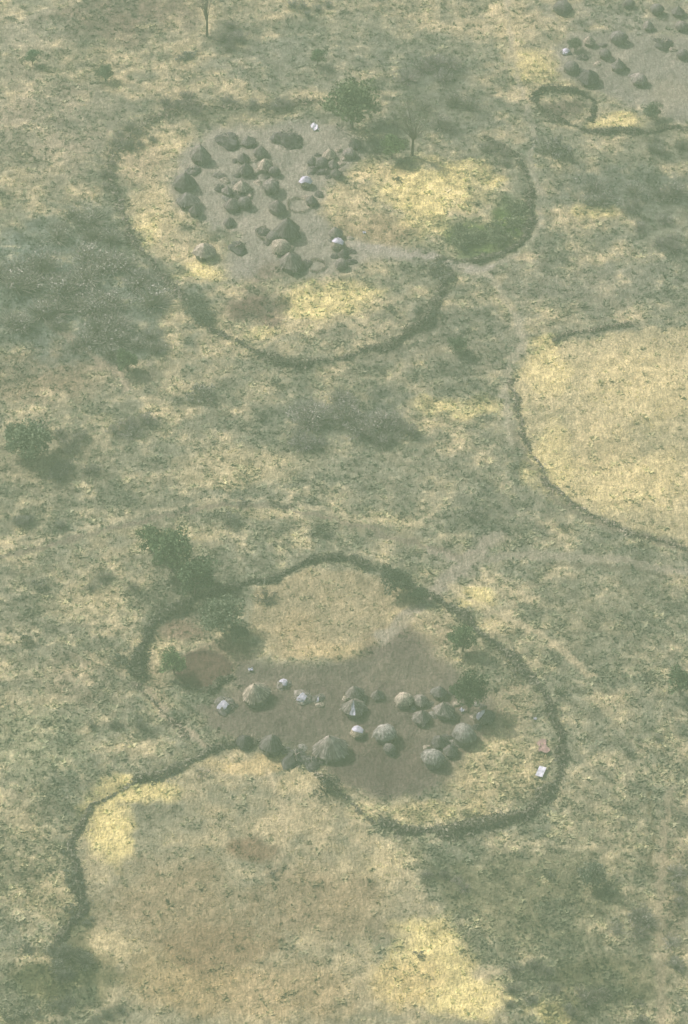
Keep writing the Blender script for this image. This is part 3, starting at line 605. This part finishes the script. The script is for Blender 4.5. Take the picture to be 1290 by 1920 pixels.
def pen(px, py, w, label, seed, arc=6.2, a0=0.2, h=.7):
    rs = np.random.RandomState(seed); R = w/2/ppm(py); x, y = G(px, py); z = zat(x, y); mb = MB(); n = int(R*arc*8)
    for i in range(n):
        a = a0+arc*i/n; r = R*(1+rs.uniform(-.08, .08)); r2 = r*(1+rs.uniform(-.1, .1)); hh = h*rs.uniform(.5, 1.2)
        tube(mb, (r*math.cos(a), r*math.sin(a), -.1), (r2*math.cos(a+.04), r2*math.sin(a+.04), hh), .06, .035, np.array((.33,.33,.25))*rs.uniform(.5, 1.4), 4)
    e = link('stick_pen', None, None, (x, y, z)); tag(e, label, 'pen'); link('fence_ring', mb.mesh('fence_ring', M['bark']), e)
    m2 = MB()
    for i in range(24):
        a = a0+arc*i/24; b = a0+arc*(i+1)/24; tube(m2, (R*1.05*math.cos(a), R*1.05*math.sin(a), .6*h), (R*1.05*math.cos(b), R*1.05*math.sin(b), .6*h), .05, .05, (.30,.30,.23), 4)
    link('rail', m2.mesh('rail', M['bark']), e)
pen(561,383,44,'round empty stick pen in the middle of the upper village', 1, 5.2, .8)
pen(592,501,36,'open stick pen at the bottom of the upper village', 2, 4.4, -2.2)
pen(500,437,36,'half ring stick pen wrapped round the left of the largest cone hut', 3, 3.0, 1.6)
for a in [
 (480,1297,58,'cone','l','large pale cone hut at the upper left of the lower village'),
 (708,1300,26,'bell','m','small narrow hut right of the twin huts'),
 (757,1310,36,'dome','l','pale round domed hut at the left of the right hand group, lower village'),
 (789,1312,30,'cone','m','grey hut touching the pale round domed hut'),
 (823,1297,32,'cone','d','dark hut at the top of the right hand group, left of the green tree'),
 (790,1342,36,'bell','m','hut with dark sides below the pale round domed hut'),
 (870,1375,50,'dome','g','wide grey green domed hut below the green tree'),
 (722,1373,48,'dome','g','tall rounded grey hut in the middle of the lower yard'),
 (730,1402,26,'dome','d','small dark hut shape added for the shadow right under the tall rounded grey hut'),  # dark dome added to stand for the shadow below the hut above
 (620,1397,66,'cone','m','largest cone hut at the lower edge of the lower village'),
 (825,1388,36,'bell','d','dark hut at the top of the lower right cluster, lower village'),
 (812,1421,46,'dome','g','grey domed hut at the bottom of the lower right cluster, lower village'),
 (845,1407,32,'cone','d','dark hut on the right of the lower right cluster, lower village'),
 (508,1392,48,'cone','d','dark cone hut at the start of the field fence'),
 (458,1387,34,'cone','k','low dark hut on the field fence, left of the dark cone hut')]: hut(*a)
hut(665,1298,36,'cone','m','upper one of the twin huts in the middle of the lower village')
hut(663,1323,44,'bell','m','lower one of the twin huts, with a white strip down its roof','strip')
hut(833,1330,40,'bell','m','hut with a pointed roof left of the small white bundle under the green tree')
hut(912,1344,36,'cone','d','dark hut with a white patch at the right end of the lower village','left')
hut(671,1371,28,'dome','y','small pale yellow hut with a white cap in the dark yard','cap')
for a in [(420,1318,42,'d','dark shelter half covered by a white sheet at the left end of the lower village','side',.7),
 (532,1282,28,'m','small shelter topped by a white sheet right of the large pale cone hut','cap',.8),
 (568,1306,38,'m','low shelter under a broad white sheet in the upper middle of the lower village','side',.7),
 (597,1310,26,'d','small dark shelter with a little white sheet beside the broad white one','strip',.7),
 (553,1418,50,'k','wide dark brush shelter between the dark cone hut and the largest cone hut',None,.8),
 (583,1428,38,'k','dark brush heap at the lower left of the largest cone hut',None,.7),
 (826,1402,24,'k','black brush heap inside the lower right cluster',None,.6),
 (480,1390,24,'k','small black brush heap between the two huts on the field fence',None,.6)]: shelter(*a)
for a in [(1160,68,34,'dome','d','dark hut at the centre of the top right village'),
 (1105,79,24,'cone','l','small pale hut left of the centre of the top right village'),
 (1105,142,42,'cone','k','broad black hut at the lower left of the top right village'),
 (1135,100,24,'dome','d','small dark hut between the broad black hut and the centre hut'),
 (1160,121,30,'bell','d','dark hut right of the broad black hut'),
 (1071,125,32,'dome','d','low dark dome below the white draped shelter'),
 (1198,146,32,'dome','m','grey domed hut at the lower end of the top right yard'),
 (1216,45,24,'cone','m','small grey hut above and right of the centre of the top right village'),
 (1278,45,24,'dome','m','grey hut cut by the right edge, second row of the top right village'),
 (1280,98,24,'dome','d','dark hut at the right edge, lowest of the top right village'),
 (1055,12,38,'dome','d','dark wide hut at the top edge, leftmost of the top right village'),
 (1180,6,24,'dome','d','small dark dome cut by the top edge, left of three'),
 (1232,14,26,'dome','d','small dark hut at the top edge, middle of three'),
 (1272,16,26,'bell','d','small dark hut at the top edge, right of three')]: hut(*a)
shelter(1061,99,22,'d','small shelter draped with a bright white sheet, top right village','full',.8)
shelter(1246,80,34,'k','ragged black shelter near the right edge of the top right village',None,.8)
shelter(1092,108,22,'k','black brush heap between the white draped shelter and the broad black hut',None,.6)
# ------------------------------------------------------------------ small loose things
def sheet(px, py, wx, wy, rz, name, cat, label, col_, crumple=.12, hgt=.1, seed=0, wob=.1):
    rs = np.random.RandomState(seed+40); m = 14; x, y = G(px, py); mb = MB(); v = []
    ph = rs.uniform(0, 6, 4)
    for i in range(m):
        for j in range(m):
            u, w = i/(m-1)-.5, j/(m-1)-.5
            e = 1+wob*math.sin(5*u+ph[0])+wob*math.sin(7*w+ph[1])
            v.append((u*wx*e, w*wy*e, hgt+crumple*(math.sin(9*u+ph[2])*math.cos(8*w+ph[3])+rs.uniform(-.4, .4))))
    mb.add(v, [[i*m+j, (i+1)*m+j, (i+1)*m+j+1, i*m+j+1] for i in range(m-1) for j in range(m-1)], np.array((1,1,1.)))
    z = zat(x, y)+.16; tag(link(name, mb.mesh(name, M['cloth']), None, (x, y, z), rz, col=col_), label, cat)
sheet(590,240,1.3,2.0,.3,'cloth_sheet','cloth','crumpled white cloth lying at the top of the upper village', (.68,.8,.8), .22, seed=1)
sheet(1014,1450,1.1,2.1,-.35,'white_mat','mat','plain white mat lying near the right side of the lower ring fence', (.66,.78,.78), .015, seed=2, wob=.01, hgt=.2)
sheet(1017,1404,1.6,2.2,.2,'cloth_sheet','cloth','faded pink cloth lying above the plain white mat', (.38,.30,.24), .08, seed=3, wob=.2)
sheet(470,1258,.7,.6,.2,'cloth_sheet','cloth','tiny white cloth above the large pale cone hut', WH, .15, seed=4)
sheet(866,1337,.7,.6,.9,'cloth_sheet','cloth','small white bundle on the ground under the green tree, lower village', WH, .2, seed=5)
sheet(683,433,.5,.5,.2,'cloth_sheet','cloth','tiny white scrap right of the lower right row of the upper village', WH, .1, seed=6)
sheet(1003,1352,.5,.4,.2,'cloth_sheet','cloth','tiny pale scrap inside the right arc of the lower ring fence', WH, .1, seed=7)
# ------------------------------------------------------------------ haze in the air
hb = MB(); box(hb, -420, 420, -250, 900, -4, 430, (1,1,1))
hm = bpy.data.materials.new('haze_air'); hm.use_nodes = True; nt = hm.node_tree; nt.nodes.remove(nt.nodes['Principled BSDF'])
vs_ = nt.nodes.new('ShaderNodeVolumeScatter'); vs_.inputs['Color'].default_value = (.64,.95,.58,1); vs_.inputs['Density'].default_value = .00074; vs_.inputs['Anisotropy'].default_value = 0
nt.links.new(vs_.outputs[0], nt.nodes['Material Output'].inputs['Volume'])
ho = link('haze', hb.mesh('haze', hm)); ho['kind'] = 'structure'
# ------------------------------------------------------------------ light, sky, camera
EL = math.radians(43)
S = Vector((-1, .7, math.hypot(1, .7)*math.tan(EL))).normalized()
sl = bpy.data.lights.new('sun', 'SUN'); sl.energy = 4.8; sl.angle = math.radians(.7); sl.color = (.985, 1, .79)
so = bpy.data.objects.new('sun', sl); C.objects.link(so); so.rotation_euler = (-S).to_track_quat('-Z', 'Y').to_euler()
w = bpy.data.worlds.new('World'); bpy.context.scene.world = w; w.use_nodes = True; nt = w.node_tree
sk = nt.nodes.new('ShaderNodeTexSky'); sk.sky_type = 'NISHITA'; sk.sun_disc = False; sk.sun_elevation = EL; sk.sun_rotation = math.atan2(-1, .7); sk.dust_density = 7
nt.links.new(sk.outputs[0], nt.nodes['Background'].inputs[0]); nt.nodes['Background'].inputs[1].default_value = .11
cam = bpy.data.cameras.new('camera'); co = bpy.data.objects.new('camera', cam); C.objects.link(co); bpy.context.scene.camera = co
co.location = (0, 0, H); co.rotation_euler = (math.radians(90)-DEP, 0, 0)
cam.sensor_fit = 'VERTICAL'; cam.sensor_height = 24; cam.lens = 12/math.tan(VF/2); cam.clip_end = 20000; cam.clip_start = 1
sc = bpy.context.scene; sc.view_settings.view_transform = 'Standard'; sc.view_settings.look = 'None'; sc.view_settings.exposure = 0
